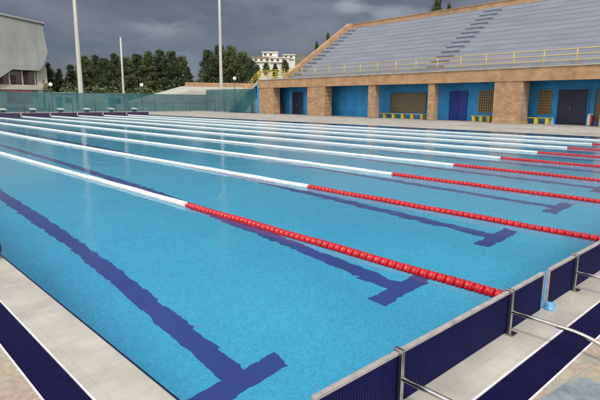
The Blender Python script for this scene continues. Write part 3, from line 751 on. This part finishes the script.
row = [(48,64,118,3,.8,'dark tree right against the sports hall corner'),
 (59,70,112,1,.8,'low dark tree between the sports hall and the tallest mast'),
 (70,66,116,0,.9,'dark tree left of the tallest mast'),
 (84,58,110,4,1.0,'bushy tree directly behind the tallest mast'),
 (95,57,114,1,1.0,'dark tree just right of the tallest mast'),
 (104,60,108,0,1.0,'dark tree midway between the tallest mast and the thin mast'),
 (114,55,116,3,1.2,'pointed dark tree left of the thin mast'),
 (126,58,110,2,.9,'olive green tree behind the thin mast'),
 (137,56,114,0,1.0,'dark tree right of the thin mast'),
 (148,54,110,4,.9,'bushy tree above the globe lamp, left of the clump end'),
 (160,52,112,1,1.1,'tallest pine of the left-hand wood'),
 (171,53,108,0,.9,'rounded dark tree near the right end of the left-hand wood'),
 (181,57,112,2,.8,'olive green tree second from the right end of the left-hand wood'),
 (188,68,108,3,.8,'lowest dark tree at the right end of the left-hand wood'),
 (208,52,100,0,.9,'dark tree left of the middle mast'),
 (219,47,104,1,1.0,'tall dark tree behind the middle mast'),
 (231,49,100,4,.9,'bushy tree right of the middle mast'),
 (243,53,104,2,.8,'olive green tree at the right of the clump by the grandstand'),
 (252,62,98,0,.8,'low dark tree between the clump and the yellow railing')]
for px, py, D, kd, wd, lb in row: tree(px, py, D, kd, lb, wd*1.05)
for px, py, D, kd, wd, lb in [(438,-1,90,0,.36,'dark tree top showing over the back of the grandstand'), (449,7,90,3,.4,'small dark tree top right of the one above the stand'), (328,35.5,84,3,.4,'small dark tree behind the raking end wall of the stand'), (317,44.5,82,1,.35,'low shrubby tree lower down behind the raking end wall')]:
    tree(px, py, D, kd, lb, wd, 'trees behind the grandstand')
# low shrubs below the wood: foliage mass
q = MB(); rnd = random.Random(3)
for i in range(26000):
    px = rnd.uniform(44, 262); D = rnd.uniform(96, 106); p_ = at(px, 95, D); z_ = abs(rnd.gauss(0, 1))*1.6+.2
    z_ *= .8+.6*mnoise.noise(Vector((px*.08,0,0)))
    a1 = Vector((rnd.gauss(0,1),rnd.gauss(0,1),rnd.gauss(0,1))).normalized()*.3; b1 = a1.cross(Vector((rnd.gauss(0,1),rnd.gauss(0,1),rnd.gauss(0,1)))).normalized()*.16
    p_ = Vector((p_.x,p_.y,z_)); q.add([p_-a1,p_+b1,p_+a1,p_-b1], [(0,1,2,3)])
tag(q.build('undergrowth', M['leafolive']), 'low green undergrowth along the foot of the trees', 'undergrowth', kind='stuff')

# ------------------------------------------------------------------ hill and town building beyond
def hill(px0, px1, D, tops, name):
    q = MB(); n = 60; rows = 10; vs = []
    for j in range(rows+1):
        for i in range(n+1):
            px = px0+(px1-px0)*i/n; t_ = i/n*(len(tops)-1); k_ = min(int(t_), len(tops)-2); f_ = t_-k_; f_ = f_*f_*(3-2*f_)
            py = tops[k_]*(1-f_)+tops[k_+1]*f_
            base = at(px, 98, D-220+220*j/rows); H = at(px, py, D).z
            hh = H*math.sin(j/rows*math.pi/2)+(mnoise.noise(Vector((i*.3,j*.4,D)))*H*.07 if j else 0)
            vs.append((base.x, base.y, hh-.5))
    fs = [(j*(n+1)+i, j*(n+1)+i+1, (j+1)*(n+1)+i+1, (j+1)*(n+1)+i) for j in range(rows) for i in range(n)]
    q.add(vs, fs, True); return tag(q.build(name, M['hill']), kind='structure')
hill(180, 420, 560, [92,80,68,60,57,60,66,72,84], 'hill')
def town(px, pyb, D, w_, fl, label, roof='white_paint', dep=10):
    b_ = at(px, pyb, D); t = empty('apartment_building', b_, -yaw); h_ = fl*3
    q = MB(); q.box((-w_/2,0,-14),(w_/2,dep,h_)); q.build('wall', M['citywall'], t)
    q = MB(); q.box((-w_/2-.6,-.8,h_),(w_/2+.6,dep+.6,h_+.5)); q.build('roof', M[roof], t)
    for f_ in range(fl):
        for i in range(int(w_/4)):
            x_ = -w_/2+1.2+i*4; q = MB(); q.box((x_,-.05,f_*3+.8),(x_+1.8,.0,f_*3+2.3)); q.build('window', M['glassdark'], t)
        q = MB(); q.box((-w_/2+.5,-1.3,f_*3+.05),(w_/2-.5,-.06,f_*3+.5)); q.build('balcony', M['citywall'], t)
    tag(t, label, 'building', 'pale houses on the hill')
town(262, 62, 380, 13, 1, 'pale house with terracotta roof, leftmost on the hill', 'cityroof')
town(270, 61, 385, 11, 2, 'tallest white apartment block on the hill beyond the railing', 'citywall')
town(279, 62.5, 375, 14, 1, 'white block right of the tallest apartment block on the hill', 'citywall')
town(289, 59, 400, 9, 1, 'small white house rightmost on the hill, beside the stand parapet', 'citywall')
for px, py, D, kd, lb in [(275,67,370,0,'small dark tree below the white hill blocks'), (285,63,372,2,'olive tree between the hill house and the stand'), (258,68,368,1,'dark tree at the left foot of the hill houses'), (266,66,366,2,'olive tree at the foot of the tallest hill block')]:
    rec = protos[kd]; o = copy_tree(rec[0]); p_ = at(px, py, D); o.location = (p_.x,p_.y,p_.z-7); o.scale = (1.1,1.1,.9); tag(o, lb, 'tree', 'trees on the hill')
